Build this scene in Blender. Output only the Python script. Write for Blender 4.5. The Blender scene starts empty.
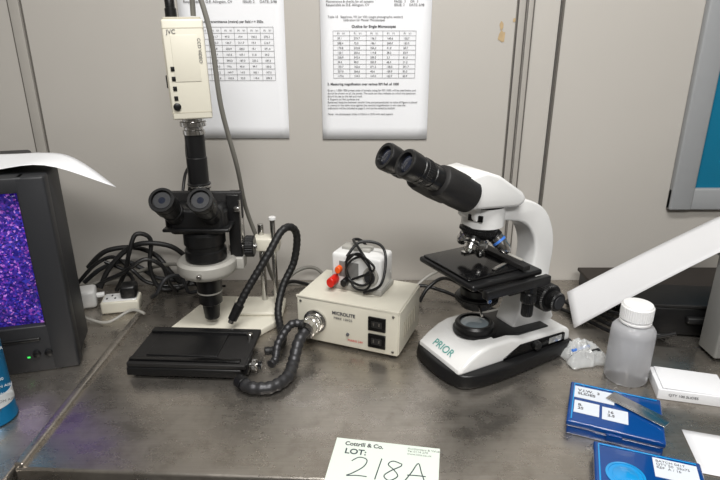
import bpy,bmesh,math,random
from mathutils import Vector,Matrix,Quaternion,Euler,noise
random.seed(4)
R=math.radians
sc=bpy.context.scene
try:
    sc.view_settings.view_transform='Standard'
    sc.view_settings.look='None'
except Exception: pass

# ---------------- materials ----------------
def lin(c):
    return tuple(((x/255)/12.92 if x/255<=.04045 else ((x/255+.055)/1.055)**2.4) for x in c)+(1,)
def mat(name,c,rough=.5,metal=0,var=0,scale=40,bump=0,trans=0,alpha=1,emit=0,coat=0,spec=.5,stretch=None,bscale=None,sss=0,ior=1.45):
    m=bpy.data.materials.new(name); m.use_nodes=True
    nt=m.node_tree; b=nt.nodes['Principled BSDF']
    col=lin(c)
    b.inputs['Base Color'].default_value=col
    b.inputs['Roughness'].default_value=rough
    b.inputs['Metallic'].default_value=metal
    b.inputs['IOR'].default_value=ior
    b.inputs['Specular IOR Level'].default_value=spec
    b.inputs['Transmission Weight'].default_value=trans
    b.inputs['Alpha'].default_value=alpha
    b.inputs['Coat Weight'].default_value=coat
    if sss:
        b.inputs['Subsurface Weight'].default_value=sss
        b.inputs['Subsurface Scale'].default_value=.02
        b.inputs['Subsurface Radius'].default_value=(1,1,1)
    if emit:
        b.inputs['Emission Color'].default_value=col
        b.inputs['Emission Strength'].default_value=emit
    tc=nt.nodes.new('ShaderNodeTexCoord'); mp=nt.nodes.new('ShaderNodeMapping')
    nt.links.new(tc.outputs['Object'],mp.inputs['Vector'])
    if stretch: mp.inputs['Scale'].default_value=stretch
    n=nt.nodes.new('ShaderNodeTexNoise'); n.inputs['Scale'].default_value=scale; n.inputs['Detail'].default_value=5
    nt.links.new(mp.outputs['Vector'],n.inputs['Vector'])
    v=var if var else .04
    mx=nt.nodes.new('ShaderNodeMixRGB'); mx.blend_type='MIX'
    mx.inputs['Color1'].default_value=tuple(x*(1-v) for x in col[:3])+(1,)
    mx.inputs['Color2'].default_value=tuple(min(1,x*(1+v)) for x in col[:3])+(1,)
    nt.links.new(n.outputs['Fac'],mx.inputs['Fac'])
    nt.links.new(mx.outputs['Color'],b.inputs['Base Color'])
    if bump:
        bp=nt.nodes.new('ShaderNodeBump'); bp.inputs['Strength'].default_value=bump; bp.inputs['Distance'].default_value=.002
        n2=nt.nodes.new('ShaderNodeTexNoise'); n2.inputs['Scale'].default_value=bscale or scale*3
        nt.links.new(mp.outputs['Vector'],n2.inputs['Vector'])
        nt.links.new(n2.outputs['Fac'],bp.inputs['Height']); nt.links.new(bp.outputs['Normal'],b.inputs['Normal'])
    return m

def steel_mat(name,ca,cb):
    m=bpy.data.materials.new(name); m.use_nodes=True
    nt=m.node_tree; b=nt.nodes['Principled BSDF']; b.inputs['Metallic'].default_value=.9
    tc=nt.nodes.new('ShaderNodeTexCoord')
    def noi(scale,stretch,detail=6,rough=.6):
        mp=nt.nodes.new('ShaderNodeMapping'); mp.inputs['Scale'].default_value=stretch
        n=nt.nodes.new('ShaderNodeTexNoise'); n.inputs['Scale'].default_value=scale; n.inputs['Detail'].default_value=detail; n.inputs['Roughness'].default_value=rough
        nt.links.new(tc.outputs['Object'],mp.inputs['Vector']); nt.links.new(mp.outputs['Vector'],n.inputs['Vector']); return n
    brush=noi(60,(1,14,1),3); smudge=noi(5,(1,1,1),8,.65); spots=noi(30,(1,1,1),8,.7); streak=noi(9,(1,30,1),4); patch=noi(14,(1,1.4,1),7,.7)
    r1=nt.nodes.new('ShaderNodeValToRGB'); r1.color_ramp.elements[0].position=.3; r1.color_ramp.elements[1].position=.72
    r1.color_ramp.elements[0].color=lin(ca); r1.color_ramp.elements[1].color=lin(cb)
    nt.links.new(smudge.outputs['Fac'],r1.inputs['Fac'])
    sp=nt.nodes.new('ShaderNodeValToRGB'); sp.color_ramp.elements[0].position=.34; sp.color_ramp.elements[1].position=.50
    sp.color_ramp.elements[0].color=(.66,.64,.61,1)
    nt.links.new(spots.outputs['Fac'],sp.inputs['Fac'])
    mx=nt.nodes.new('ShaderNodeMixRGB'); mx.blend_type='MULTIPLY'; mx.inputs['Fac'].default_value=.5
    nt.links.new(r1.outputs['Color'],mx.inputs['Color1']); nt.links.new(sp.outputs['Color'],mx.inputs['Color2'])
    st=nt.nodes.new('ShaderNodeValToRGB'); st.color_ramp.elements[0].position=.3; st.color_ramp.elements[1].position=.6; st.color_ramp.elements[0].color=(.82,.81,.80,1)
    nt.links.new(streak.outputs['Fac'],st.inputs['Fac'])
    mx2=nt.nodes.new('ShaderNodeMixRGB'); mx2.blend_type='MULTIPLY'; mx2.inputs['Fac'].default_value=.6
    nt.links.new(mx.outputs['Color'],mx2.inputs['Color1']); nt.links.new(st.outputs['Color'],mx2.inputs['Color2'])
    nt.links.new(mx2.outputs['Color'],b.inputs['Base Color'])
    r2=nt.nodes.new('ShaderNodeMapRange'); r2.inputs['From Min'].default_value=.36;r2.inputs['From Max'].default_value=.64
    r2.inputs['To Min'].default_value=.19; r2.inputs['To Max'].default_value=.38
    nt.links.new(patch.outputs['Fac'],r2.inputs['Value']); nt.links.new(r2.outputs['Result'],b.inputs['Roughness'])
    bp=nt.nodes.new('ShaderNodeBump'); bp.inputs['Strength'].default_value=.14; bp.inputs['Distance'].default_value=.001
    nt.links.new(brush.outputs['Fac'],bp.inputs['Height']); nt.links.new(bp.outputs['Normal'],b.inputs['Normal'])
    return m

M={}
M['steel']=steel_mat('brushed_steel',(158,152,144),(192,186,178))
M['wall']=mat('painted_panel',(174,170,164),.42,0,.06,3,.05,bscale=60)
M['wall2']=mat('painted_panel_door',(178,174,168),.42,0,.06,3,.05,bscale=60)
M['seam']=mat('panel_seam',(92,88,83),.6)
M['trimm']=mat('panel_trim',(158,154,148),.4)
M['ceil']=mat('ceiling_paint',(205,204,201),.8)
M['floor']=mat('vinyl_floor',(90,88,85),.5,0,.15,8)
M['rust']=mat('rust_stain',(168,146,112),.7,0,.3,60)
M['paper']=mat('paper',(224,225,228),.8,0,.02,10)
M['paper2']=mat('strip_paper',(208,208,210),.8,0,.03,10)
M['ink']=mat('ink',(78,78,82),.8)
M['black']=mat('black_plastic',(18,18,19),.36,0,.2,60,.06)
M['blackg']=mat('black_gloss',(12,12,13),.16,0,.1,60)
M['blackm']=mat('black_matte',(26,25,25),.55,0,.2,90,.15)
M['rubber']=mat('rubber',(20,20,21),.5,0,.1,60)
M['cream']=mat('cream_enamel',(206,202,188),.4,0,.03,30,.03)
M['cream2']=mat('cream_dark',(176,170,154),.45,0,.05,30)
M['white']=mat('white_enamel',(218,218,217),.25,0,.02,30,coat=.3)
M['greyw']=mat('grey_enamel',(160,158,152),.4,0,.05,30)
M['chrome']=mat('chrome',(200,199,197),.2,1,.05,60)
M['dsteel']=mat('dark_conduit',(66,66,68),.42,.7,.15,80)
M['grey']=mat('grey_plastic',(120,120,118),.5)
M['dgrey']=mat('charcoal_plastic',(38,39,42),.5,0,.08,50,.08)
M['gcable']=mat('grey_cable',(112,110,104),.5)
M['red']=mat('red_plastic',(200,32,20),.35)
M['orange']=mat('orange_plastic',(225,90,30),.4)
M['green']=mat('green_led',(60,220,90),.4,emit=1.0)
M['glass']=mat('lens_glass',(30,34,46),.06,0,coat=.5,spec=.6)
M['lensw']=mat('field_lens',(120,130,135),.08,0,coat=1)
M['teal']=mat('window_teal',(14,108,140),.25,0,.1,5,spec=.5)
M['frame']=mat('window_frame_paint',(148,150,152),.4)
M['bottle']=mat('hdpe',(226,227,231),.4,0,.02,20,trans=.62,ior=1.12,spec=.8,coat=.25)
M['cap']=mat('white_cap',(228,228,228),.4)
M['blue']=mat('blue_plastic',(10,62,128),.12,0,.08,30,coat=.6)
M['bluel']=mat('blue_window',(26,140,205),.1,0,.1,40,coat=.8)
M['label']=mat('label',(208,214,222),.6)
M['card']=mat('lot_card',(211,221,211),.6,0,.02,12)
M['tealink']=mat('teal_ink',(70,150,142),.5)
M['pen']=mat('marker_ink',(44,54,62),.6)
M['canb']=mat('can_blue',(18,104,150),.3,.3,.1,20)
M['canw']=mat('can_white',(200,205,208),.35)
M['bag']=mat('clear_bag',(226,228,228),.1,0,.05,30,.3,alpha=.34,spec=1)
M['bluring']=mat('blue_ring',(60,110,190),.35)
M['wood']=mat('dark_board',(48,42,38),.6,0,.2,10)
def screen_mat():
    m=bpy.data.materials.new('screen_noise'); m.use_nodes=True
    nt=m.node_tree; b=nt.nodes['Principled BSDF']
    b.inputs['Base Color'].default_value=(.01,.01,.03,1); b.inputs['Roughness'].default_value=.15
    tc=nt.nodes.new('ShaderNodeTexCoord')
    v=nt.nodes.new('ShaderNodeTexVoronoi'); v.inputs['Scale'].default_value=360
    nt.links.new(tc.outputs['Object'],v.inputs['Vector'])
    n=nt.nodes.new('ShaderNodeTexNoise'); n.inputs['Scale'].default_value=9; nt.links.new(tc.outputs['Object'],n.inputs['Vector'])
    r=nt.nodes.new('ShaderNodeValToRGB'); cr=r.color_ramp
    cr.elements[0].position=.0; cr.elements[0].color=lin((24,12,85))
    cr.elements[1].position=1; cr.elements[1].color=lin((215,150,245))
    for p,c in ((.35,(40,28,140)),(.6,(76,40,150)),(.75,(56,60,190)),(.88,(140,56,170))):
        e=cr.elements.new(p); e.color=lin(c)
    sx=nt.nodes.new('ShaderNodeSeparateColor'); nt.links.new(v.outputs['Color'],sx.inputs['Color'])
    nt.links.new(sx.outputs['Red'],r.inputs['Fac'])
    mx=nt.nodes.new('ShaderNodeMixRGB'); mx.blend_type='MULTIPLY'; mx.inputs['Fac'].default_value=.5
    nt.links.new(r.outputs['Color'],mx.inputs['Color1'])
    r2=nt.nodes.new('ShaderNodeValToRGB'); r2.color_ramp.elements[0].position=.35; r2.color_ramp.elements[1].position=.6
    nt.links.new(n.outputs['Fac'],r2.inputs['Fac']); nt.links.new(r2.outputs['Color'],mx.inputs['Color2'])
    nt.links.new(mx.outputs['Color'],b.inputs['Emission Color']); b.inputs['Emission Strength'].default_value=.9
    return m
M['screen']=screen_mat()

# ---------------- mesh helpers ----------------
def root(name,loc=(0,0,0),rz=0,rot=None):
    o=bpy.data.objects.new(name,None); sc.collection.objects.link(o)
    o.location=loc; o.rotation_euler=rot or (0,0,R(rz)); o.empty_display_size=.02
    return o
def fin(bm,name,m,parent=None,mtx=None,ang=35,smooth=True,solid=0):
    bmesh.ops.recalc_face_normals(bm,faces=bm.faces)
    if mtx is not None: bm.transform(mtx)
    me=bpy.data.meshes.new(name); bm.to_mesh(me); bm.free()
    if smooth:
        for p in me.polygons: p.use_smooth=True
        me.set_sharp_from_angle(angle=R(ang))
    me.materials.append(M[m] if isinstance(m,str) else m)
    o=bpy.data.objects.new(name,me); sc.collection.objects.link(o)
    if parent: o.parent=parent
    if solid:
        s=o.modifiers.new('s','SOLIDIFY'); s.thickness=solid; s.offset=0
    return o
def bev(bm,off,seg=3,ang=30):
    if off<=0: return
    es=[e for e in bm.edges if len(e.link_faces)==2 and e.calc_face_angle(0)>R(ang)]
    bmesh.ops.bevel(bm,geom=es,offset=off,segments=seg,profile=.5,affect='EDGES',clamp_overlap=True)
def TR(loc=(0,0,0),rot=(0,0,0)):
    return Matrix.Translation(loc)@Euler([R(a) for a in rot]).to_matrix().to_4x4()
def box(name,p,c,s,m,b=.002,rot=(0,0,0),taper=1.0,seg=3):
    bm=bmesh.new(); bmesh.ops.create_cube(bm,size=1)
    for v in bm.verts:
        t=taper if v.co.z>0 else 1
        v.co=Vector((v.co.x*s[0]*t,v.co.y*s[1]*t,v.co.z*s[2]))
    bev(bm,min(b,min(s)*.45),seg)
    return fin(bm,name,m,p,TR(c,rot))
def prism(name,p,pts,z0,z1,m,b=.002,mtx=None,top=1.0,cen=None):
    bm=bmesh.new(); n=len(pts)
    cx=sum(a[0] for a in pts)/n if cen is None else cen[0]; cy=sum(a[1] for a in pts)/n if cen is None else cen[1]
    lo=[bm.verts.new((x,y,z0)) for x,y in pts]
    hi=[bm.verts.new((cx+(x-cx)*top,cy+(y-cy)*top,z1)) for x,y in pts]
    bm.faces.new(lo[::-1]); bm.faces.new(hi)
    for i in range(n): bm.faces.new((lo[i],lo[(i+1)%n],hi[(i+1)%n],hi[i]))
    bmesh.ops.recalc_face_normals(bm,faces=bm.faces)
    bev(bm,b,3,40)
    return fin(bm,name,m,p,mtx)
XZ=Matrix(((1,0,0,0),(0,0,-1,0),(0,1,0,0),(0,0,0,1)))
def side(name,p,pts,w,m,b=.003,yc=0):
    return prism(name,p,pts,-w/2-yc,w/2-yc,m,b,XZ)
def cr(pts,n=6,closed=False):
    P=[Vector(q) for q in pts]; out=[]; L=len(P)
    rng=range(L) if closed else range(L-1)
    for i in rng:
        if closed: a,b,c,d=P[(i-1)%L],P[i],P[(i+1)%L],P[(i+2)%L]
        else: a,b,c,d=P[max(i-1,0)],P[i],P[i+1],P[min(i+2,L-1)]
        for k in range(n):
            t=k/n
            out.append(.5*((2*b)+(c-a)*t+(2*a-5*b+4*c-d)*t*t+(3*b-a-3*c+d)*t**3))
    if not closed: out.append(P[-1])
    return out
def lathe(name,p,o,axis,prof,m,seg=40,ang=35):
    bm=bmesh.new(); rings=[]
    for r,z in prof:
        if r<1e-6: rings.append([bm.verts.new((0,0,z))])
        else: rings.append([bm.verts.new((r*math.cos(2*math.pi*i/seg),r*math.sin(2*math.pi*i/seg),z)) for i in range(seg)])
    for a,b in zip(rings,rings[1:]):
        for i in range(seg):
            j=(i+1)%seg
            if len(a)==1 and len(b)==1: continue
            if len(a)==1: bm.faces.new((a[0],b[i],b[j]))
            elif len(b)==1: bm.faces.new((a[i],a[j],b[0]))
            else: bm.faces.new((a[i],a[j],b[j],b[i]))
    if len(rings[0])>1: bm.faces.new(rings[0][::-1])
    if len(rings[-1])>1: bm.faces.new(rings[-1])
    q=Vector(axis).to_track_quat('Z','Y')
    return fin(bm,name,m,p,Matrix.Translation(o)@q.to_matrix().to_4x4(),ang)
def cyl(name,p,a,b,r,m,r2=None,c=.0008,seg=32):
    a=Vector(a);b=Vector(b);L=(b-a).length; r2=r if r2 is None else r2; c=min(c,L*.3,r*.4,r2*.4 if r2>0 else 1)
    return lathe(name,p,a,b-a,[(r-c,0),(r,c),(r2,L-c),(max(r2-c,1e-4),L)],m,seg)
def knurl(name,p,a,b,r,m,n=28,d=.0008):
    a=Vector(a);b=Vector(b);L=(b-a).length; seg=n*4
    bm=bmesh.new(); rings=[]
    for z,k in ((0,.9),(L*.12,1),(L*.88,1),(L,.9)):
        rings.append([bm.verts.new(((r*k-(d if (i//2)%2 else 0))*math.cos(2*math.pi*i/seg),(r*k-(d if (i//2)%2 else 0))*math.sin(2*math.pi*i/seg),z)) for i in range(seg)])
    for u,v in zip(rings,rings[1:]):
        for i in range(seg): bm.faces.new((u[i],u[(i+1)%seg],v[(i+1)%seg],v[i]))
    bm.faces.new(rings[0][::-1]); bm.faces.new(rings[-1])
    q=(b-a).to_track_quat('Z','Y')
    return fin(bm,name,m,p,Matrix.Translation(a)@q.to_matrix().to_4x4(),25)
def tube(name,p,pts,r,m,n=10,seg=10,rib=0,ribn=2,rend=None):
    P=cr(pts,n)
    if rib:
        D=[0]
        for a,b in zip(P,P[1:]): D.append(D[-1]+(b-a).length)
        N=int(D[-1]/(r*.32)); Q=[]; j=0
        for k in range(N+1):
            s=D[-1]*k/N
            while j<len(D)-2 and D[j+1]<s: j+=1
            t=(s-D[j])/max(D[j+1]-D[j],1e-9); Q.append(P[j].lerp(P[j+1],min(t,1)))
        P=Q
    bm=bmesh.new(); T=[(P[min(i+1,len(P)-1)]-P[max(i-1,0)]).normalized() for i in range(len(P))]
    nrm=T[0].orthogonal().normalized(); rings=[]
    for i,(q,t) in enumerate(zip(P,T)):
        nrm=(nrm-t*nrm.dot(t)).normalized(); bi=t.cross(nrm)
        rr=r if rend is None else r+(rend-r)*i/(len(P)-1)
        if rib and (i//ribn)%2: rr-=rib
        rings.append([bm.verts.new(q+(nrm*math.cos(2*math.pi*k/seg)+bi*math.sin(2*math.pi*k/seg))*rr) for k in range(seg)])
    for a,b in zip(rings,rings[1:]):
        for k in range(seg): bm.faces.new((a[k],a[(k+1)%seg],b[(k+1)%seg],b[k]))
    bm.faces.new(rings[0][::-1]); bm.faces.new(rings[-1])
    return fin(bm,name,m,p,None,50)
def sheet(name,p,f,nu,nv,m,th=.0004):
    bm=bmesh.new(); V=[[bm.verts.new(f(i/nu,j/nv)) for j in range(nv+1)] for i in range(nu+1)]
    for i in range(nu):
        for j in range(nv): bm.faces.new((V[i][j],V[i+1][j],V[i+1][j+1],V[i][j+1]))
    return fin(bm,name,m,p,None,60,solid=th)
def text(name,p,s,loc,rot,size,m,al='LEFT',ext=.0001,sx=1,shear=0,sp=1,bold=0):
    c=bpy.data.curves.new(name,'FONT'); c.body=s; c.size=size; c.align_x=al; c.extrude=ext; c.shear=shear; c.space_line=sp; c.offset=bold
    c.materials.append(M[m]); o=bpy.data.objects.new(name,c); sc.collection.objects.link(o)
    o.location=loc; o.rotation_euler=[R(a) for a in rot]; o.scale=(sx,1,1)
    if p: o.parent=p
    return o

# ---------------- room ----------------
WY=1.19
rm=root('wall_back',(0,0,0))
box('wall_panel_main',rm,(-.27,WY+.02,.35),(1.16,.04,2.5),'wall',.0)
box('wall_panel_edge',rm,(-1.36,WY+.02,.35),(1.0,.04,2.5),'wall',.0)
box('wall_panel_right',rm,(1.15,WY+.02,.35),(1.5,.04,2.5),'wall2',.0)
box('wall_panel_mid',rm,(.355,WY+.0225,.35),(.08,.035,2.5),'wall2',.0)
for i,(x,w,m_) in enumerate(((-.855,.012,'seam'),(-.665,.003,'seam'),(-.69,.0025,'seam'),(.309,.0025,'seam'),(.327,.002,'seam'),(.342,.002,'seam'),(.4,.004,'seam'))):
    box('panel_seam_%d'%(i+1),rm,(x,WY-.0006,.35),(w,.0024,2.5),m_,0)
box('panel_strip_1',rm,(-.678,WY-.002,.35),(.02,.006,2.5),'trimm',.001)
box('panel_strip_2',rm,(.318,WY-.002,.35),(.013,.006,2.5),'trimm',.001)
box('panel_strip_3',rm,(.335,WY-.002,.35),(.01,.005,2.5),'trimm',.001)
for i,(x,z,s) in enumerate(((.281,.55,.006),(.283,.53,.009),(.305,.56,.004))):
    bm=bmesh.new(); vs=[bm.verts.new((x+s*math.cos(a*.6)*random.uniform(.5,1),WY-.0011,z+1.6*s*math.sin(a*.6)*random.uniform(.5,1))) for a in range(10)]
    bm.faces.new(vs); fin(bm,'rust_mark_%d'%i,'rust',rm,None,30)
w=root('window_1')
X0,X1,Z0,Z1=.676,1.35,.172,.9
for nm,c,s in (('sill',((X0+X1)/2,WY-.008,Z0+.024),(X1-X0,.016,.048)),('head',((X0+X1)/2,WY-.008,Z1),(X1-X0,.016,.048)),
               ('jamb_left',(X0+.024,WY-.009,(Z0+Z1)/2),(.048,.018,Z1-Z0)),('jamb_right',(X1-.024,WY-.009,(Z0+Z1)/2),(.048,.018,Z1-Z0))):
    box(nm,w,c,s,'frame',.004)
box('pane',w,((X0+X1)/2,WY-.003,(Z0+Z1)/2),(X1-X0-.06,.004,Z1-Z0-.06),'teal',0)
box('floor',None,(0,-.4,-.92),(5,3.4,.04),'floor',0)
box('ceiling',None,(0,-.4,1.62),(5,3.4,.04),'ceil',0)
box('wall_left',None,(-1.88,-.4,.35),(.04,3.14,2.5),'wall',0)
box('wall_right',None,(1.9,-.4,.35),(.04,3.14,2.5),'wall',0)
box('wall_front',None,(0,-2.0,.35),(3.7,.04,2.5),'wall',0)

# workbench
wb=root('steel_workbench')
bxl,bxr=-.452,1.3
WB=WY-.001
prism('worktop',wb,[(bxl,.585),(bxr,.50),(bxr,WB),(bxl,WB)],-.035,0,'steel',.004)
prism('rim',wb,[(bxl-.001,.587),(bxl+.012,.586),(bxl+.012,WB),(bxl-.001,WB)],-.02,.006,'steel',.003)
prism('apron',wb,[(bxl+.01,.61),(bxr-.01,.53),(bxr-.01,.55),(bxl+.01,.63)],-.12,-.035,'steel',.002)
for x in (-.42,1.2):
    for y in (.66,1.12): box('leg',wb,(x,y,-.4675),(.04,.04,.865),'steel',.003)
sb=root('side_bench')
box('side_top',sb,(-1.15,.81,-.030),(1.38,.75,.04),'steel',.004)
for x in (-1.7,-.5):
    for y in (.5,1.12): box('side_leg',sb,(x,y,-.475),(.04,.04,.85),'steel',.003)
ZS=-.010

# ---------------- wall papers ----------------
def wallpaper(x0,x1,zb,zt,kind):
    r=root('printed_notice',(x0,WY-.003,zb))
    W=x1-x0;H=zt-zb
    sheet('sheet',r,lambda u,v:Vector((u*W,-.0006-.002*math.sin(u*3.1)*v*(1-v),v*H)),10,12,'paper',.0003)
    def t(s,x,z,size,**k): text('print',r,s,(x,-.0022,z),(90,0,0),size,'ink',**k)
    top=H-.02-(.012 if kind else 0)
    if kind==0:
        t('Lot Titer & Cell Seeding Density\nMaintenance & checks on Spares\nResponsible to D.E. Allington, CV',.012,top,.0070)
        t('PROCEDURE NO: QT010\nPAGE:  2     OF:  3\nISSUE: 2     DATE: 5/98',.128,top,.0070)
        t('Minimum Transmittance (metre) per field r = 300x',.03,top-.050,.0066,bold=.0001)
        tx0,tx1,tz0,tz1,nc,nr=.03,.185,top-.16,top-.058,6,9
    else:
        t('DISTILLED Counting Cell and Roof Equivalent\nMaintenance & checks for all systems\nResponsible to D.E. Allington, CV',.012,top,.0062)
        t('PROCEDURE NO: QT010\nPAGE:  3     OF:  3\nISSUE: 2     DATE: 5/98',.145,top,.0062)
        t('Table 10   Sapphires, VIII (or VIII) (single photographic section)\n                   calibration for Master Microscopes',.015,top-.034,.0058)
        t('Outline for Single Microscopes',.062,top-.052,.0070,bold=.00015)
        tx0,tx1,tz0,tz1,nc,nr=.025,.19,top-.148,top-.058,5,10
        t('2. Measuring magnification over various RPI Ref. of 1000',.012,top-.162,.0064,bold=.00015)
        body='Given a 1,000-1900 preset scale of sample rating for RPI 1000, will be used below and\nshould be shown on all the panels. The scale can then indicate on which the specimen\nshould be set to the left and read.\n4. Reports on film surfaces are:\nReviewed objective between parallel lines and perpendicular to value of Figure is placed\nin metres in the table value against the nominal magnification in this case the\ncalibration will be included at page 3, and can be varied by tenfold.\n\nNote:  use photopaper slides is 0.2mm x 10/N with each square'
        t(body,.012,top-.174,.0052,sp=1.15)
    for i in range(nr+1):
        z=tz0+(tz1-tz0)*i/nr; box('rule',r,((tx0+tx1)/2,-.0022,z),(tx1-tx0,.0002,.0005),'ink',0)
    for i in range(nc+1):
        x=tx0+(tx1-tx0)*i/nc; box('rule',r,(x,-.0022,(tz0+tz1)/2),(.0005,.0002,tz1-tz0),'ink',0)
    for i in range(nr):
        for j in range(nc):
            s='%d.%d'%(random.randint(1,300),random.randint(0,9)) if i<nr-1 else 'P1   V1'
            t(s,tx0+(tx1-tx0)*(j+.25)/nc,tz0+(tz1-tz0)*(i+.25)/nr,.0054)
wallpaper(-.357,-.149,.327,.625,0)
wallpaper(-.0786,.141,.325,.63,1)

# ---------------- monitor ----------------
mo=root('crt_monitor',(-.488,.845,ZS),16)
W=.36;H=.338
prism('shell',mo,[(-W,.02),(0,.02),(0,.10),(-.05,.15),(-.08,.27),(-W+.08,.27),(-W+.05,.15),(-W,.10)],.012,H-.004,'dgrey',.006)
box('bezel_right',mo,(-.021,.012,H/2),(.042,.03,H),'dgrey',.004)
box('bezel_left',mo,(-W+.021,.012,H/2),(.042,.03,H),'dgrey',.004)
box('bezel_top',mo,(-W/2,.012,H-.0125),(W-.06,.0295,.025),'dgrey',.003)
box('bezel_chin',mo,(-W/2,.012,.043),(W-.06,.0295,.086),'dgrey',.003)
box('chin_ridge',mo,(-W/2,.000,.062),(W-.104,.010,.006),'black',.002)
def scr(u,v):
    x=-W+.038+u*(W-.076); z=.084+v*(H-.108)
    return Vector((x,.010-.006*math.sin(math.pi*u)*math.sin(math.pi*v),z))
sheet('screen',mo,scr,16,16,'screen',.001)
for k,x in enumerate((-.062,-.044)):
    lathe('power_button_%d'%k,mo,(x,-.003,.035),(0,-1,0),[(.006,0),(.006,.003),(.004,.004)],'black',24)
box('power_led',mo,(-.075,-.0035,.030),(.004,.002,.002),'green',0)
box('brand_plate',mo,(-.13,-.0035,.04),(.03,.001,.008),'chrome',0)
C=Vector((-.395,.882,0));d1=Vector((-.19,.125,0));d2=Vector((-.34,-.045,0))
def mp(u,v):
    q=C+d1*u+d2*v; t=max(0,q.x+.56)
    z=.3305+.012*math.exp(-((q.x+.50)/.06)**2)-1.15*t*t*(1+.1*u)+.003*math.sin(6*u+3*v)*min(1,t*8)
    return Vector((q.x,q.y,z))
sheet('loose_paper',None,mp,20,20,'paper',.0005)

# spray can
cn=root('spray_can',(-.551,.70,ZS))
lathe('body',cn,(0,0,0),(0,0,1),[(.030,0),(.033,.003),(.033,.006),(.032,.008),(.032,.158),(.033,.161),(.031,.166)],'canb',48)
lathe('shoulder',cn,(0,0,.164),(0,0,1),[(.031,0),(.027,.008),(.017,.012),(.015,.014)],'chrome',40)
lathe('cap',cn,(0,0,.168),(0,0,1),[(.029,0),(.029,.018),(.025,.026),(.015,.028),(0,.028)],'canb',40)
lathe('label_band',cn,(0,0,.03),(0,0,1),[(.0325,0),(.0326,.0),(.0326,.020),(.0325,.020)],'canw',48)
for i in range(9):
    text('label_text',cn,random.choice(['PRECISION AIR','CAUTION','DUSTER 400','keep dry']),(.012,-.0302,.028+.012*i),(90,0,35),.006,'ink' if i<2 else 'canw')

# ---------------- microscope on video stand ----------------
vs=root('video_microscope',(-.28,.95,0))
prism('base_plate',vs,[(-.085,-.035),(.085,-.035),(.125,.02),(.125,.115),(-.02,.125),(-.05,.08)],0,.014,'cream',.003)
prism('base_riser',vs,[(.03,.03),(.12,.03),(.12,.105),(.02,.105)],.014,.022,'cream',.003)
cyl('post_1',vs,(.112,.07,.02),(.112,.07,.20),.005,'chrome')
cyl('post_2',vs,(.085,.09,.02),(.085,.09,.185),.006,'chrome')
box('clamp',vs,(.098,.08,.15),(.05,.034,.026),'cream',.003)
cyl('clamp_screw',vs,(.112,.066,.152),(.112,.04,.152),.005,'chrome')
cyl('cross_arm',vs,(.09,.08,.150),(.03,.05,.150),.008,'chrome')
cyl('post_cap',vs,(.112,.07,.2),(.112,.07,.206),.007,'white')
box('rack_block',vs,(.052,.03,.20),(.022,.036,.13),'black',.002)
box('rack_scale',vs,(.064,.02,.215),(.003,.02,.08),'chrome',.0005)
cyl('pinion_shaft',vs,(.06,.02,.165),(.09,.02,.165),.005,'chrome')
knurl('focus_knob',vs,(.068,.02,.165),(.085,.02,.165),.020,'black')
lathe('objective',vs,(0,0,.028),(0,0,1),[(.012,0),(.014,.002),(.0155,.02),(.0165,.03),(.0215,.034),(.0215,.055),(.023,.058),(.023,.085),(.027,.092)],'black',48)
lathe('objective_stripe',vs,(0,0,.083),(0,0,1),[(.0225,0),(.0232,.0005),(.0232,.003),(.0225,.0035)],'greyw',40)
lathe('holder_ring',vs,(0,0,.118),(0,0,1),[(.030,0),(.045,.003),(.051,.008),(.053,.014),(.053,.028),(.050,.031),(.047,.033),(.040,.031)],'greyw',64)
cyl('ring_screw',vs,(.0,-.05,.136),(0,-.061,.136),.004,'chrome')
box('holder_lug',vs,(.048,.022,.135),(.035,.03,.024),'greyw',.003)
lathe('zoom_body',vs,(0,0,.149),(0,0,1),[(.032,0),(.037,.003),(.037,.02),(.034,.022),(.034,.03),(.037,.032),(.037,.052),(.033,.056)],'black',48)
box('head_block',vs,(-.004,.0,.228),(.094,.066,.048),'black',.008)
box('head_plate',vs,(.002,.026,.243),(.13,.012,.05),'blackm',.002)
box('head_shelf',vs,(-.004,-.012,.214),(.115,.05,.006),'black',.002)
box('head_plate_lug',vs,(.060,.018,.240),(.010,.03,.008),'chrome',.001)
for s in (-1,1):
    xc=-.008+.031*s
    D=Vector((0,-.80,.60)).normalized()
    o=Vector((xc,-.015,.232))
    lathe('prism_drum',vs,(xc,-.008,.208),(0,0,1),[(.020,0),(.024,.003),(.024,.034),(.020,.038)],'black',40)
    lathe('eye_tube',vs,o,D,[(.018,0),(.018,.035),(.0165,.036),(.0165,.052),(.0205,.054),(.0205,.070),(.0195,.071),(.0205,.072),(.0215,.083),(.0205,.086),(.0165,.086),(.0155,.081),(.0,.081)],'black',48)
    lathe('eye_ring',vs,o+D*.0815,D,[(.0115,0),(.0138,0),(.0138,.0012),(.0115,.0012)],'dgrey',40)
    lathe('eye_lens',vs,o+D*.0812,D,[(.0110,0),(.009,.0010),(.005,.0016),(0,.0018)],'glass',32)
    lathe('eye_band',vs,o+D*.052,D,[(.0160,0),(.0175,.0003),(.0175,.0022),(.0160,.0025)],'chrome',32)
lathe('photo_collar',vs,(0,0,.25),(0,0,1),[(.026,0),(.026,.006),(.019,.010),(.017,.03),(.020,.032),(.020,.040),(.0165,.042)],'black',40)
lathe('collar_band',vs,(0,0,.283),(0,0,1),[(.0195,0),(.0205,.001),(.0205,.004),(.0195,.005)],'chrome',40)
lathe('photo_tube',vs,(0,0,.29),(0,0,1),[(.0175,0),(.0175,.045),(.0165,.046),(.0165,.085)],'black',40)
lathe('mount_ring',vs,(0,0,.374),(0,0,1),[(.0165,0),(.0185,.001),(.0185,.008),(.016,.009),(.016,.013),(.022,.015),(.022,.022),(.018,.023),(.018,.03)],'chrome',48)
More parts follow.
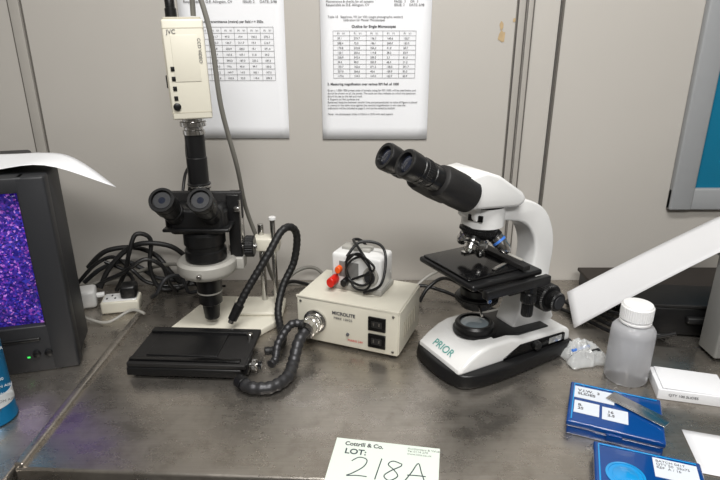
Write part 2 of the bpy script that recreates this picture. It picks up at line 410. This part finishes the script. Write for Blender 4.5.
cam=root('video_camera_body',(0.002,0.0,.402)); cam.parent=vs; cam.rotation_euler=(0,R(-1),R(14))
box('body',cam,(0,0,.077),(.062,.056,.152),'cream',.003)
box('top_lip',cam,(0,0,.154),(.056,.050,.004),'cream2',.001)
for z in (.012,.14): box('body_groove',cam,(0,0,z),(.0625,.0565,.0012),'cream2',0)
box('side_panel',cam,(-.0315,0,.075),(.002,.045,.11),'cream2',.0005)
box('front_panel',cam,(0,-.0283,.095),(.040,.0012,.07),'cream',.0005)
for i,z in enumerate((.035,.05,.065,.08)): box('switch_%d'%i,cam,(-.022,-.0285,z),(.006,.002,.007),'black',.0005)
lathe('dial',cam,(-.022,-.028,.022),(0,-1,0),[(.006,0),(.006,.003),(.004,.004)],'black',24)
text('camera_label',cam,'CCD VIDEO',(.020,-.0292,.125),(90,90,0),.007,'ink')
text('camera_label2',cam,'JVC',(-.025,-.0290,.132),(90,0,0),.009,'ink')
box('focus_slider',cam,(-.033,-.01,.06),(.004,.012,.02),'black',.001)
lathe('connector',cam,(-.016,.0,.155),(0,0,1),[(.009,0),(.009,.014),(.0075,.015),(.0075,.035),(.004,.042)],'black',32)
tube('camera_lead',cam,[(-.016,0,.19),(-.018,0,.24),(-.01,.03,.32),(.0,.1,.40),(.02,.2,.43),(.02,.225,.44)],.0035,'black')

cb=root('signal_cable')
tube('lead',cb,[(-.264,.955,.560),(-.262,.952,.60),(-.256,.94,.64),(-.247,.93,.60),(-.234,.935,.53),(-.232,.955,.42),(-.222,.995,.31),(-.222,1.05,.21),(-.200,1.09,.10),(-.185,1.13,.02),(-.14,1.15,.006),(-.05,1.155,.006)],.0042,'gcable')
cb=root('signal_cable')
tube('lead',cb,[(-.325,.99,.255),(-.322,1.01,.29),(-.318,1.03,.30),(-.325,1.04,.27),(-.335,1.06,.22),(-.35,1.10,.10),(-.36,1.12,.02),(-.33,1.14,.006),(-.30,1.14,.006)],.0028,'black')
cb=root('signal_cable')
tube('lead',cb,[(-.298,.975,.40),(-.305,.99,.37),(-.318,1.02,.33),(-.330,1.06,.24),(-.345,1.09,.12),(-.37,1.11,.03),(-.40,1.12,.006)],.0024,'black')

# black heated stage in front
st=root('heated_stage',(-.285,.842,0),-3)
box('stage_body',st,(0,0,.0135),(.19,.116,.015),'black',.002)
for x in (-.08,.08):
    for y in (-.045,.045): cyl('foot',st,(x,y,0),(x,y,.007),.007,'rubber')
box('stage_plate',st,(.004,.004,.0255),(.196,.122,.008),'blackm',.0015)
box('plate_recess',st,(-.01,.006,.0305),(.12,.08,.003),'black',.001)
box('plate_rail',st,(0,.045,.0325),(.18,.012,.006),'black',.001)
box('plate_rail_front',st,(0,-.046,.031),(.185,.010,.004),'blackg',.001)
box('side_block',st,(.099,-.03,.018),(.012,.04,.02),'black',.002)
cyl('knob_shaft',st,(.102,-.035,.018),(.125,-.035,.018),.004,'chrome')
knurl('knob',st,(.108,-.035,.018),(.116,-.035,.018),.010,'chrome',20)
knurl('knob_inner',st,(.118,-.035,.018),(.124,-.035,.018),.007,'black',18)
cyl('thumb_screw',st,(.09,.03,.029),(.09,.03,.040),.005,'chrome')

# light guides
lg=root('fibre_light_guide')
tube('guide',lg,[(-.222,.925,.065),(-.206,.935,.0944),(-.17,.96,.151),(-.147,.985,.188),(-.130,1.005,.190),(-.122,1.02,.165),(-.130,1.02,.113),(-.150,1.00,.072),(-.158,.97,.035),(-.150,.935,.013),(-.140,.89,.012),(-.148,.86,.012),(-.166,.852,.014)],.0075,'rubber',12,14,rib=.0006,ribn=2)
cyl('guide_tip',lg,(-.235,.917,.040),(-.221,.926,.067),.0085,'black',.0095)
cyl('guide_tip_metal',lg,(-.2375,.915,.034),(-.235,.917,.040),.006,'chrome')
lc=root('gooseneck_conduit')
tube('conduit',lc,[(-.0975,.863,.045),(-.106,.840,.036),(-.112,.81,.016),(-.118,.775,.0115),(-.140,.748,.0115),(-.168,.746,.0115),(-.184,.756,.0115)],.0105,'dsteel',12,18,rib=.0012,ribn=2)
cyl('conduit_end',lc,(-.184,.756,.0115),(-.194,.766,.0125),.0112,'black')
lc=root('gooseneck_conduit')
tube('conduit',lc,[(-.0985,.861,.062),(-.120,.862,.060),(-.140,.845,.035),(-.144,.825,.014),(-.150,.812,.012)],.0075,'dsteel',12,16,rib=.001,ribn=2)

# ---------------- light source box ----------------
lb=root('light_source_box',(-.1145,.915,0),-21.5)
LW,LD,LH=.193,.128,.092
for x in (.015,LW-.015):
    for y in (.015,LD-.015): cyl('foot',lb,(x,y,0),(x,y,.006),.007,'rubber')
box('case',lb,(LW/2,LD/2,.006+(LH-.006)/2),(LW,LD,LH-.006),'cream',.0025)
box('cover_edge',lb,(LW/2,.002,LH-.0025),(LW+.003,.004,.006),'cream',.001)
box('cover_skirt',lb,(LW+.0008,LD/2,LH/2+.003),(.002,LD-.004,LH-.012),'cream',.0005)
for k in range(7): box('vent',lb,(LW+.002,.03+k*.011,.045),(.001,.003,.03),'cream2',0)
lathe('nozzle',lb,(.037,0,.047),(0,-1,0),[(.022,0),(.022,.004),(.018,.005),(.018,.012),(.0145,.014),(.0145,.030),(.016,.031),(.016,.040),(.012,.042)],'chrome',48)
knurl('nozzle_grip',lb,(.037,-.012,.047),(.037,-.024,.047),.0165,'chrome',30)
for i,(x,z) in enumerate(((.155,.063),(.155,.030))):
    box('socket_frame',lb,(x,-.0015,z),(.032,.004,.026),'blackg',.001)
    box('socket_hole',lb,(x,-.0038,z),(.019,.001,.012),'blackm',.0003)
    for dx in (-.005,.005): box('socket_slot',lb,(x+dx,-.0045,z+.001),(.002,.001,.006),'chrome',0)
text('maker_label',lb,'MICROLITE',(.070,-.0008,.067),(90,0,0),.0088,'ink',bold=.0003)
text('model_label',lb,'FIBRE 150/25',(.073,-.0008,.058),(90,0,0),.0066,'ink')
text('red_label',lb,'MAINS 24V',(.10,-.0008,.019),(90,0,0),.006,'red')
lathe('lamp_indicator',lb,(.100,0,.032),(0,-1,0),[(.003,0),(.003,.002),(.002,.004)],'ink',20)
for x,z in ((.008,.014),(.184,.082),(.008,.082),(.184,.014)): lathe('screw',lb,(x,0,z),(0,-1,0),[(.0028,0),(.0022,.0014)],'chrome',16)
ad=root('power_adapter',(.004,.955,LH),-24); ad.scale=(1.12,1.12,1.36)
box('case',ad,(0,0,.027),(.088,.052,.048),'white',.005)
box('case_base',ad,(0,0,.004),(.092,.056,.008),'greyw',.002)
box('recess',ad,(-.012,-.0262,.03),(.034,.0015,.022),'grey',.0005)
cyl('dial',ad,(.027,-.025,.026),(.027,-.031,.026),.013,'greyw')
cyl('dial_cap',ad,(.027,-.031,.026),(.027,-.034,.026),.009,'dgrey')
box('top_handle',ad,(-.01,.005,.053),(.05,.02,.006),'greyw',.002)
cyl('binding_post_red',ad,(-.036,-.025,.014),(-.036,-.047,.014),.0068,'red')
cyl('binding_post_orange',ad,(-.028,-.025,.030),(-.028,-.036,.030),.0050,'orange')
cyl('binding_post_black',ad,(-.016,-.025,.014),(-.016,-.040,.014),.0055,'black')
L=[]
for k in range(22):
    a=k*.72; L.append((.010+(.024+.004*math.sin(k*1.3))*math.cos(a),-.037-.003*math.sin(k*2.1),.034+.022*math.sin(a)+.004*math.cos(k)))
L=[(-.016,-.034,.014)]+L
tube('coiled_lead',ad,L,.0018,'black',8,8)
tube('lead_over_top',ad,[(.02,-.036,.055),(.0,-.02,.064),(-.02,.01,.062),(-.01,.03,.053),(.015,.034,.02),(.02,.034,.004)],.0022,'black',8,8)
tube('lead_over_top_2',ad,[(-.01,-.037,.053),(.0,-.01,.066),(.03,.0,.064),(.046,-.012,.05),(.047,-.034,.02),(.02,-.04,.006)],.0022,'black',8,8)

# ---------------- compound microscope ----------------
ms=root('compound_microscope',(.135,.815,0),28.4)
bpts=[(-.014,-.045,0),(.004,-.070,0),(.06,-.078,0),(.15,-.074,0),(.235,-.066,0),(.247,-.05,0),(.247,.05,0),(.235,.066,0),(.15,.074,0),(.06,.078,0),(.004,.070,0),(-.014,.045,0),(-.019,0,0)]
prism('base_skirt',ms,[(v.x,v.y) for v in cr(bpts,4,True)],.002,.024,'black',.003,None,.97)
for x,y in ((.02,-.05),(.02,.05),(.225,-.045),(.225,.045)): cyl('foot',ms,(x,y,0),(x,y,.004),.008,'rubber')
side('base_body',ms,[(-.008,.020),(-.005,.030),(.014,.044),(.033,.054),(.052,.060),(.10,.060),(.13,.052),(.225,.050),(.240,.042),(.242,.020)],.116,'white',.010)
side('base_side_trim',ms,[(.085,.024),(.085,.028),(.12,.045),(.22,.043),(.225,.04),(.225,.024)],.119,'blackg',.001)
side('base_top_deck',ms,[(.055,.058),(.10,.0625),(.135,.056),(.20,.053),(.20,.05),(.055,.05)],.085,'black',.002)
cyl('voltage_knob',ms,(.155,-.058,.036),(.155,-.067,.036),.008,'black')
box('rating_plate',ms,(.20,-.0602,.035),(.03,.001,.011),'chrome',0)
text('maker_name',ms,'PRIOR',(.0015,.002,.0365),(90-54,0,-90),.0185,'tealink','CENTER')
AX=.068
lathe('field_collector',ms,(AX,0,.058),(0,0,1),[(.036,0),(.036,.005),(.033,.006),(.033,.014),(.030,.018),(.026,.018),(.025,.015),(0,.015)],'black',56)
lathe('field_lens',ms,(AX,0,.0732),(0,0,1),[(.0235,0),(.018,.003),(.009,.0045),(0,.005)],'lensw',40)
armp=[(.228,.048),(.222,.075),(.210,.110),(.209,.155),(.211,.190),(.204,.226),(.184,.260),(.150,.281),(.110,.289),(.040,.289),(.034,.276),(.040,.260),(.095,.256),(.135,.246),(.158,.224),(.168,.195),(.166,.160),(.155,.125),(.145,.085),(.140,.048)]
armp=[(v.x,v.y) for v in cr([(a,b,0) for a,b in armp],3,True)]
side('arm',ms,armp,.046,'white',.005)
lathe('head_seat',ms,(AX,0,.246),(0,0,1),[(.026,0),(.034,.004),(.034,.036),(.030,.040)],'white',56)
lathe('seat_band',ms,(AX,0,.282),(0,0,1),[(.034,0),(.034,.004),(.031,.006),(.031,.009),(.0345,.010),(.0345,.013)],'blackm',56)
box('seat_badge',ms,(AX-.030,-.018,.268),(.004,.024,.010),'blackg',.001,(0,0,28))
NA=Vector((-.17,0,-1)).normalized()
NO=Vector((AX-.004,0,.250))
lathe('nosepiece',ms,NO,NA,[(.024,0),(.030,.003),(.030,.010),(.027,.012),(.027,.016),(.020,.021),(.0,.021)],'black',56)
knurl('nosepiece_grip',ms,NO+NA*.007,NO+NA*.013,.0315,'black',48)
def objective(o,d,ln,ring):
    d=Vector(d).normalized()
    lathe('objective_barrel',ms,o,d,[(.0095,0),(.0115,.001),(.0115,ln*.5),(.0100,ln*.52),(.0100,ln*.75),(.0065,ln*.93),(.004,ln),(0,ln)],'chrome',32)
    lathe('objective_ring',ms,o+d*ln*.28,d,[(.0112,0),(.0119,.0005),(.0119,.004),(.0112,.0045)],ring,32)
    lathe('objective_base',ms,o-d*.002,d,[(.012,0),(.0125,.006),(.0118,.007)],'black',32)
objective(Vector((AX,0,.230)),(0,0,-1),.038,'grey')
objective(Vector((AX-.022,-.008,.232)),(-.55,-.2,-.8),.026,'black')
objective(Vector((AX-.010,.016,.232)),(-.3,.6,-.8),.028,'grey')
objective(Vector((AX+.010,-.018,.234)),(.45,-.65,-.8),.036,'bluring')
objective(Vector((AX+.018,.012,.236)),(.7,.3,-.7),.028,'greyw')
PV=Vector((.030,0,.336)); th=R(4.5)
Rm=Matrix.Rotation(th,3,'Y')
hd=root('binocular_head',tuple(PV+Vector((-.014,0,-.029))-Rm@PV),rot=(0,th,0)); hd.parent=ms
hp=[(.026,.318),(.012,.332),(.010,.352),(.024,.370),(.048,.375),(.075,.368),(.124,.342),(.134,.332),(.130,.322),(.118,.318)]
side('prism_housing',hd,hp,.080,'white',.008)
DD=Vector((-.138,0,.062)).normalized()
side('tube_bridge',hd,[(.034,.318),(.036,.360),(-.012,.376),(-.030,.362),(-.022,.338),(.016,.318)],.060,'black',.008)
for s in (-1,1):
    o=Vector((.030,.027*s,.336))
    lathe('tube_shroud',hd,o,DD,[(.020,0),(.0255,.003),(.0265,.030),(.0255,.058),(.0235,.066),(.019,.069)],'blackm',48)
    lathe('eyepiece',hd,o+DD*.066,DD,[(.0175,0),(.0175,.018),(.0165,.019),(.0165,.023),(.0195,.025),(.0195,.042),(.0185,.043),(.0185,.045),(.0205,.047),(.0210,.063),(.0195,.066),(.0150,.066),(.0140,.060),(0,.060)],'black',48)
    knurl('diopter_ring',hd,o+DD*.092,o+DD*.104,.0203,'rubber',36,.0006)
    lathe('eye_lens',hd,o+DD*.1262,DD,[(.0135,0),(.010,.002),(.005,.003),(0,.0034)],'glass',32)
# stage
box('stage_lower',ms,(.083,.0,.165),(.112,.116,.012),'black',.003)
box('stage_plate',ms,(.070,.002,.1765),(.142,.142,.010),'black',.004)
box('stage_top',ms,(.058,.006,.1835),(.11,.12,.004),'blackg',.002)
box('slide_holder_rail',ms,(.108,-.002,.1885),(.014,.128,.008),'blackm',.001)
box('slide_holder_arm',ms,(.082,-.036,.187),(.045,.007,.003),'chrome',.0007,(0,0,18))
box('slide_holder_fixed',ms,(.085,.040,.187),(.04,.010,.003),'chrome',.0007)
box('stage_side_rail',ms,(.080,-.078,.168),(.13,.012,.014),'black',.002)
box('rail_vernier',ms,(.118,-.02,.193),(.006,.05,.001),'greyw',0)
box('stage_bracket',ms,(.138,0,.142),(.034,.044,.05),'black',.003)
lathe('stage_drive',ms,(.118,-.066,.160),(0,0,-1),[(.012,0),(.012,.012),(.006,.013),(.006,.022)],'black',32)
knurl('stage_drive_x',ms,(.118,-.066,.146),(.118,-.066,.128),.0125,'black',26)
knurl('stage_drive_y',ms,(.118,-.066,.126),(.118,-.066,.104),.0095,'black',22)
lathe('condenser',ms,(AX,0,.104),(0,0,1),[(.020,0),(.026,.002),(.026,.010),(.034,.012),(.034,.022),(.028,.024),(.028,.036),(.022,.040),(.022,.058)],'black',56)
knurl('condenser_ring',ms,(AX,0,.117),(AX,0,.124),.036,'blackm',48)
cyl('iris_lever',ms,(AX-.02,-.03,.121),(AX-.034,-.055,.118),.002,'chrome')
box('condenser_bracket',ms,(.118,0,.128),(.055,.034,.018),'black',.003)
cyl('condenser_screw',ms,(AX-.005,-.026,.134),(AX-.012,-.046,.134),.004,'chrome')
for s in (-1,1):
    cyl('focus_boss',ms,(.176,.022*s,.118),(.176,.040*s,.118),.026,'white')
    knurl('coarse_knob',ms,(.176,.040*s,.118),(.176,.062*s,.118),.0245,'black',40)
    knurl('fine_knob',ms,(.176,.062*s,.118),(.176,.078*s,.118),.0165,'black',34)
    cyl('fine_knob_cap',ms,(.176,.078*s,.118),(.176,.080*s,.118),.011,'dgrey')

# ---------------- plastic bottle ----------------
bt=root('plastic_bottle',(.438,.793,0))
lathe('body',bt,(0,0,0),(0,0,1),[(.026,0),(.031,.001),(.0335,.005),(.0335,.084),(.0325,.092),(.028,.098),(.022,.102),(.0195,.104),(.0195,.108)],'bottle',56)
lathe('neck_ring',bt,(0,0,.103),(0,0,1),[(.022,0),(.024,.001),(.024,.004),(.022,.005)],'cap',48)
knurl('screw_cap',bt,(0,0,.108),(0,0,.134),.0245,'cap',44,.0005)
lathe('cap_top',bt,(0,0,.133),(0,0,1),[(.0228,0),(.0218,.002),(.019,.0026),(0,.0026)],'cap',44)

# ---------------- slide boxes ----------------
def slidebox(loc,rz,w,d,h,win):
    r=root('blue_slide_box',loc,rz)
    box('tray',r,(0,0,h*.28),(w-.003,d-.003,h*.56),'blue',.003)
    box('lid',r,(0,0,h*.78),(w,d,h*.42),'blue',.003)
    box('hinge',r,(0,d/2+.0005,h*.55),(w*.5,.004,.006),'blue',.001)
    box('clasp',r,(0,-d/2-.001,h*.5),(.02,.003,.012),'blue',.0007)
    box('lid_rim_left',r,(-w/2+.006,0,h+.0003),(.002,d-.012,.001),'bluel',.0004)
    box('lid_rim_back',r,(0,d/2-.006,h+.0003),(w-.012,.002,.001),'bluel',.0004)
    if win:
        lathe('round_window',r,(-w*.22,-.005,h-.0005),(0,0,1),[(.023,0),(.023,.0018),(.020,.0022),(.0195,.0012),(0,.0012)],'bluel',48)
        lathe('round_window_core',r,(-w*.22,-.005,h+.0007),(0,0,1),[(.015,0),(.014,.0006),(0,.0006)],'bluel',48)
        box('label',r,(w*.25,.024,h+.0003),(.05,.035,.0006),'label',0)
        text('label_text',r,'BATCH 0417\nQTY 50  25x75\nREF  A / 16',(w*.25-.022,.034,h+.0008),(0,0,0),.006,'ink')
        box('label_2',r,(w*.25,-.02,h+.0003),(.045,.03,.0006),'label',0)
    else:
        box('label',r,(-w*.23,.024,h+.0003),(.056,.030,.0006),'label',0)
        text('label_text',r,'V.I.W.  3\nSLIDES',(-w*.25-.02,.026,h+.0008),(0,0,0),.0085,'ink',bold=.0002)
        box('label_2',r,(-w*.30,-.014,h+.0003),(.034,.030,.0006),'label',0)
        text('label_text2',r,'B.\n25',(-w*.30-.012,-.012,h+.0008),(0,0,0),.008,'ink',bold=.0002)
        box('label_3',r,(-w*.0,-.016,h+.0003),(.034,.030,.0006),'label',0)
        text('label_text3',r,'16\n2.5',(-w*.0-.010,-.014,h+.0008),(0,0,0),.008,'ink',bold=.0002)
    return r
slidebox((.368,.676,0),-23,.126,.104,.024,False)
slidebox((.353,.541,0),-20,.126,.104,.024,True)
ru=root('steel_ruler',(.400,.674,.0254),-52)
box('blade',ru,(0,0,.0006),(.085,.024,.0012),'chrome',.0003)
for k in range(26): box('tick',ru,(-.038+k*.003,-.0095,.0013),(.0004,.004 if k%5 else .008,.0002),'ink',0)

ct=root('white_carton',(.518,.754,0),-14)
box('carton',ct,(0,0,.009),(.100,.066,.018),'paper',.0012)
box('flap',ct,(0.003,0,.0190),(.094,.062,.0012),'paper',.0004,(0,1,0))
text('carton_text',ct,'QTY 100 SLIDES',(-.035,-.0335,.008),(90,0,0),.006,'ink')
sheet('loose_paper',None,lambda u,v:Vector((.440+.16*u+.02*v,.575-.05*u+.085*v,.0015+.006*u*u)),8,8,'paper',.0004)
bc=root('power_cable')
tube('lead',bc,[(.75,.80,.006),(.66,.76,.02),(.60,.725,.008),(.555,.69,.006),(.540,.655,.014),(.565,.62,.014),(.66,.60,.012)],.004,'black')
bc=root('power_cable')
tube('lead',bc,[(.72,.74,.006),(.62,.705,.010),(.575,.675,.018),(.570,.64,.020),(.62,.60,.020),(.70,.58,.014)],.0032,'black')

# plastic bag
bg=root('plastic_bag',(.390,.860,0),10)
def bag(u,v):
    x=(u-.5)*.078; y=(v-.5)*.080
    e=max(0,math.sin(math.pi*u))**.5*max(0,math.sin(math.pi*v))**.5
    z=.002+.018*e+.012*e*noise.noise(Vector((u*6,v*6,1)))+.005*e*noise.noise(Vector((u*15,v*15,4)))
    return Vector((x+.006*noise.noise(Vector((u*4,v*4,9))),y+.006*noise.noise(Vector((u*4,v*4,7))),z))
sheet('bag_film',bg,bag,40,40,'bag',.0003)
cyl('vial',bg,(-.03,-.02,.009),(.03,-.005,.009),.0055,'black')
cyl('vial_2',bg,(-.025,.012,.008),(.028,.018,.008),.005,'chrome')
cyl('vial_3',bg,(-.02,-.003,.013),(.02,.008,.012),.003,'bluring')

# grey instrument + strip + dark clutter right
gi=root('grey_instrument_case',(.715,.862,0))
box('case',gi,(0,0,.094),(.21,.05,.176),'grey',.004)
box('front_panel',gi,(0,-.0255,.094),(.19,.003,.15),'greyw',.001)
for x in (-.08,.08):
    for y in (-.015,.015): cyl('foot',gi,(x,y,0),(x,y,.008),.007,'rubber')
knurl('dial',gi,(-.05,-.027,.12),(-.05,-.04,.12),.014,'black')
box('lid',gi,(0,0,.183),(.214,.054,.006),'grey',.002)
def long(u,v):
    a=Vector((.412,.955,.0015)).lerp(Vector((.408,1.002,.056)),v)
    b=Vector((.602,.868,.1895)).lerp(Vector((.640,.95,.224)),v)
    c=b+(b-a)*.55; c.z=b.z+.055
    if u<.65:
        t=u/.65; q=a.lerp(b,t)
    else:
        t=(u-.65)/.35; q=b.lerp(c,t)
    q.z+=.006*math.sin(math.pi*u)
    return q
ls=sheet('long_paper_strip',None,long,30,8,'paper2',.001)
dk=root('dark_equipment_case',(.66,1.09,0))
box('case',dk,(0,0,.022),(.34,.12,.034),'dgrey',.004)
box('lid',dk,(0,0,.042),(.35,.125,.008),'wood',.002)
for x in (-.15,.15):
    for y in (-.04,.04): cyl('foot',dk,(x,y,0),(x,y,.006),.008,'rubber')
for k in range(4): box('latch',dk,(-.13+k*.08,-.063,.030),(.02,.006,.02),'black',.001)
dk=root('black_equipment_case',(.635,.965,0),-6)
box('case',dk,(0,0,.032),(.24,.09,.056),'black',.004)
box('lid',dk,(0,0,.0635),(.244,.094,.007),'blackm',.002)
for x in (-.10,.10):
    for y in (-.03,.03): cyl('foot',dk,(x,y,0),(x,y,.006),.007,'rubber')
box('handle',dk,(0,-.052,.04),(.06,.012,.012),'rubber',.003)
for k in range(4):
    c_=root('power_cable'); y=.96+.010*k
    tube('lead',c_,[(.40+.02*k,1.05+.01*k,.004+.009*(k%2)),(.44,y+.03,.005+.010*k),(.475,y-.03,.006+.010*k),(.50,y-.055,.005+.010*k),(.56,y-.085,.005+.010*(3-k))],.0038,'black')

# ---------------- left cable tangle, power strip ----------------
ps=root('power_strip',(-.500,1.06,ZS),12)
box('body',ps,(0,0,.014),(.075,.045,.026),'cream',.004)
box('face',ps,(0,0,.0275),(.066,.038,.002),'white',.001)
for x in (-.018,.018):
    for dx,dy in ((0,.008),(-.008,-.006),(.008,-.006)): box('slot',ps,(x+dx,dy,.0288),(.003,.006,.0008),'black',0)
pl=root('black_plug',(-.500,1.06,ZS+.0285),12)
box('plug',pl,(.018,0,.014),(.032,.034,.028),'black',.006)
tube('plug_lead',pl,[(.018,.015,.016),(.02,.04,.02),(.0,.07,.03),(-.04,.08,.05)],.004,'black')
pg=root('mains_plug',(-.585,1.075,ZS+.0),20)
box('plug',pg,(0,0,.02),(.05,.045,.04),'white',.008)
cyl('plug_neck',pg,(.02,0,.02),(.04,0,.02),.006,'white')
def cable(pts,r=.0042,m='black'):
    c_=root('power_cable'); tube('lead',c_,pts,r,m)
cable([(-.66,1.10,0),(-.62,1.11,.02),(-.58,1.13,.06),(-.54,1.14,.075),(-.50,1.13,.05),(-.47,1.13,.02),(-.42,1.14,.006),(-.36,1.155,.006)])
cable([(-.56,1.10,.02),(-.54,1.11,.06),(-.50,1.12,.10),(-.46,1.12,.115),(-.41,1.13,.105),(-.38,1.14,.075),(-.36,1.15,.04)],.0055,'rubber')
cable([(-.64,1.13,.0),(-.57,1.15,.015),(-.50,1.15,.035),(-.44,1.14,.055),(-.39,1.12,.065),(-.35,1.10,.05),(-.34,1.10,.02)],.004,'gcable')
cable([(-.60,1.11,.0),(-.55,1.10,.035),(-.51,1.09,.055),(-.48,1.08,.075),(-.45,1.09,.09),(-.42,1.10,.07),(-.41,1.10,.03),(-.40,1.11,.006)],.0045)
cable([(-.62,1.15,.01),(-.58,1.16,.04),(-.53,1.165,.055),(-.49,1.16,.04),(-.46,1.165,.015),(-.40,1.17,.006)],.005,'dgrey')
cable([(-.54,1.13,.0),(-.51,1.12,.05),(-.49,1.11,.10),(-.475,1.12,.135),(-.45,1.13,.12),(-.455,1.12,.06),(-.44,1.12,.01),(-.40,1.13,.006)],.0048,'rubber')
cable([(-.60,1.14,.05),(-.56,1.15,.085),(-.50,1.16,.09),(-.45,1.15,.075),(-.42,1.14,.04),(-.40,1.15,.01),(-.36,1.16,.006)],.0055,'rubber')
cable([(-.44,1.07,.012),(-.42,1.05,.03),(-.40,1.06,.06),(-.38,1.09,.05),(-.37,1.10,.01),(-.35,1.12,.006)],.004,'dgrey')
cable([(-.43,1.00,.010),(-.46,1.01,.012),(-.50,.99,-.004),(-.54,1.0,-.004),(-.57,1.02,-.004)],.003,'greyw')
cable([(-.17,1.02,.026),(-.15,1.06,.05),(-.12,1.10,.03),(-.09,1.12,.008),(-.03,1.13,.006)],.004)
cable([(-.19,1.10,.006),(-.14,1.13,.045),(-.10,1.15,.045),(-.06,1.15,.01),(.0,1.16,.006)],.004,'gcable')
cable([(.125,1.06,.006),(.14,1.07,.03),(.17,1.09,.045),(.20,1.12,.03),(.24,1.13,.008),(.32,1.12,.006)],.004)
cable([(.10,1.09,.006),(.13,1.11,.02),(.18,1.10,.012),(.23,1.06,.006),(.30,1.01,.006),(.37,1.0,.006)],.004,'black')
cable([(.12,1.13,.006),(.16,1.15,.03),(.21,1.14,.05),(.27,1.15,.02),(.33,1.16,.006)],.0035,'greyw')

# ---------------- lot card ----------------
lt=root('lot_card',(.0385,.632,0),-9.3)
box('card',lt,(0,-.047,.0006),(.143,.094,.0008),'card',0)
text('house_name',lt,'Cottrill & Co.',(-.058,-.013,.0012),(0,0,0),.0105,'ink',bold=.0003,sx=.9)
text('fine_print',lt,'Auctioneers & Valuers\nTel 0114 270\nwww.lots.co.uk',(.028,-.008,.0012),(0,0,0),.0052,'grey')
text('lot_word',lt,'LOT:',(-.056,-.029,.0012),(0,0,0),.0140,'pen',bold=.0003)
def stroke(pts): tube('pen_stroke',lt,[(x*1.08,y,.0010) for x,y in pts],.0008,'pen',6,6)
b0=-.068
stroke([(-.040,b0+.026),(-.032,b0+.034),(-.022,b0+.031),(-.024,b0+.018),(-.036,b0+.004),(-.042,b0-.001),(-.030,b0+.001),(-.018,b0+.001)])
stroke([(-.004,b0+.036),(-.006,b0+.018),(-.008,b0-.002)])
stroke([(.020,b0+.031),(.010,b0+.034),(.005,b0+.027),(.013,b0+.018),(.018,b0+.008),(.009,b0-.001),(.002,b0+.006),(.009,b0+.016),(.020,b0+.026),(.021,b0+.031)])
stroke([(.026,b0-.001),(.034,b0+.018),(.041,b0+.035),(.046,b0+.018),(.052,b0-.002)])
stroke([(.029,b0+.012),(.040,b0+.013),(.051,b0+.013)])
stroke([(.060,b0+.0),(.0605,b0+.0005),(.061,b0+.001)])

# ---------------- lights ----------------
def area(name,loc,rot,sx,sy,e,c=(1,.96,.9)):
    l=bpy.data.lights.new(name,'AREA'); l.shape='RECTANGLE'; l.size=sx; l.size_y=sy; l.energy=e; l.color=c
    o=bpy.data.objects.new(name,l); sc.collection.objects.link(o); o.location=loc; o.rotation_euler=[R(a) for a in rot]; return o
area('ceiling_lamp',(.10,.36,1.40),(10,0,0),.7,.18,18,(1,.985,.955))
area('ceiling_lamp_rear',(0.1,-.8,1.50),(42,0,0),1.0,.3,29,(1,.985,.96))
wd=bpy.data.worlds.new('room_ambient'); sc.world=wd; wd.use_nodes=True
wd.node_tree.nodes['Background'].inputs[0].default_value=(.9,.93,1,1); wd.node_tree.nodes['Background'].inputs[1].default_value=.3

# ---------------- camera ----------------
cd=bpy.data.cameras.new('camera'); co=bpy.data.objects.new('camera',cd); sc.collection.objects.link(co)
co.location=(0,0,.53); co.rotation_euler=(R(70),0,0); cd.lens=28; cd.sensor_width=36; cd.clip_start=.01
sc.camera=co
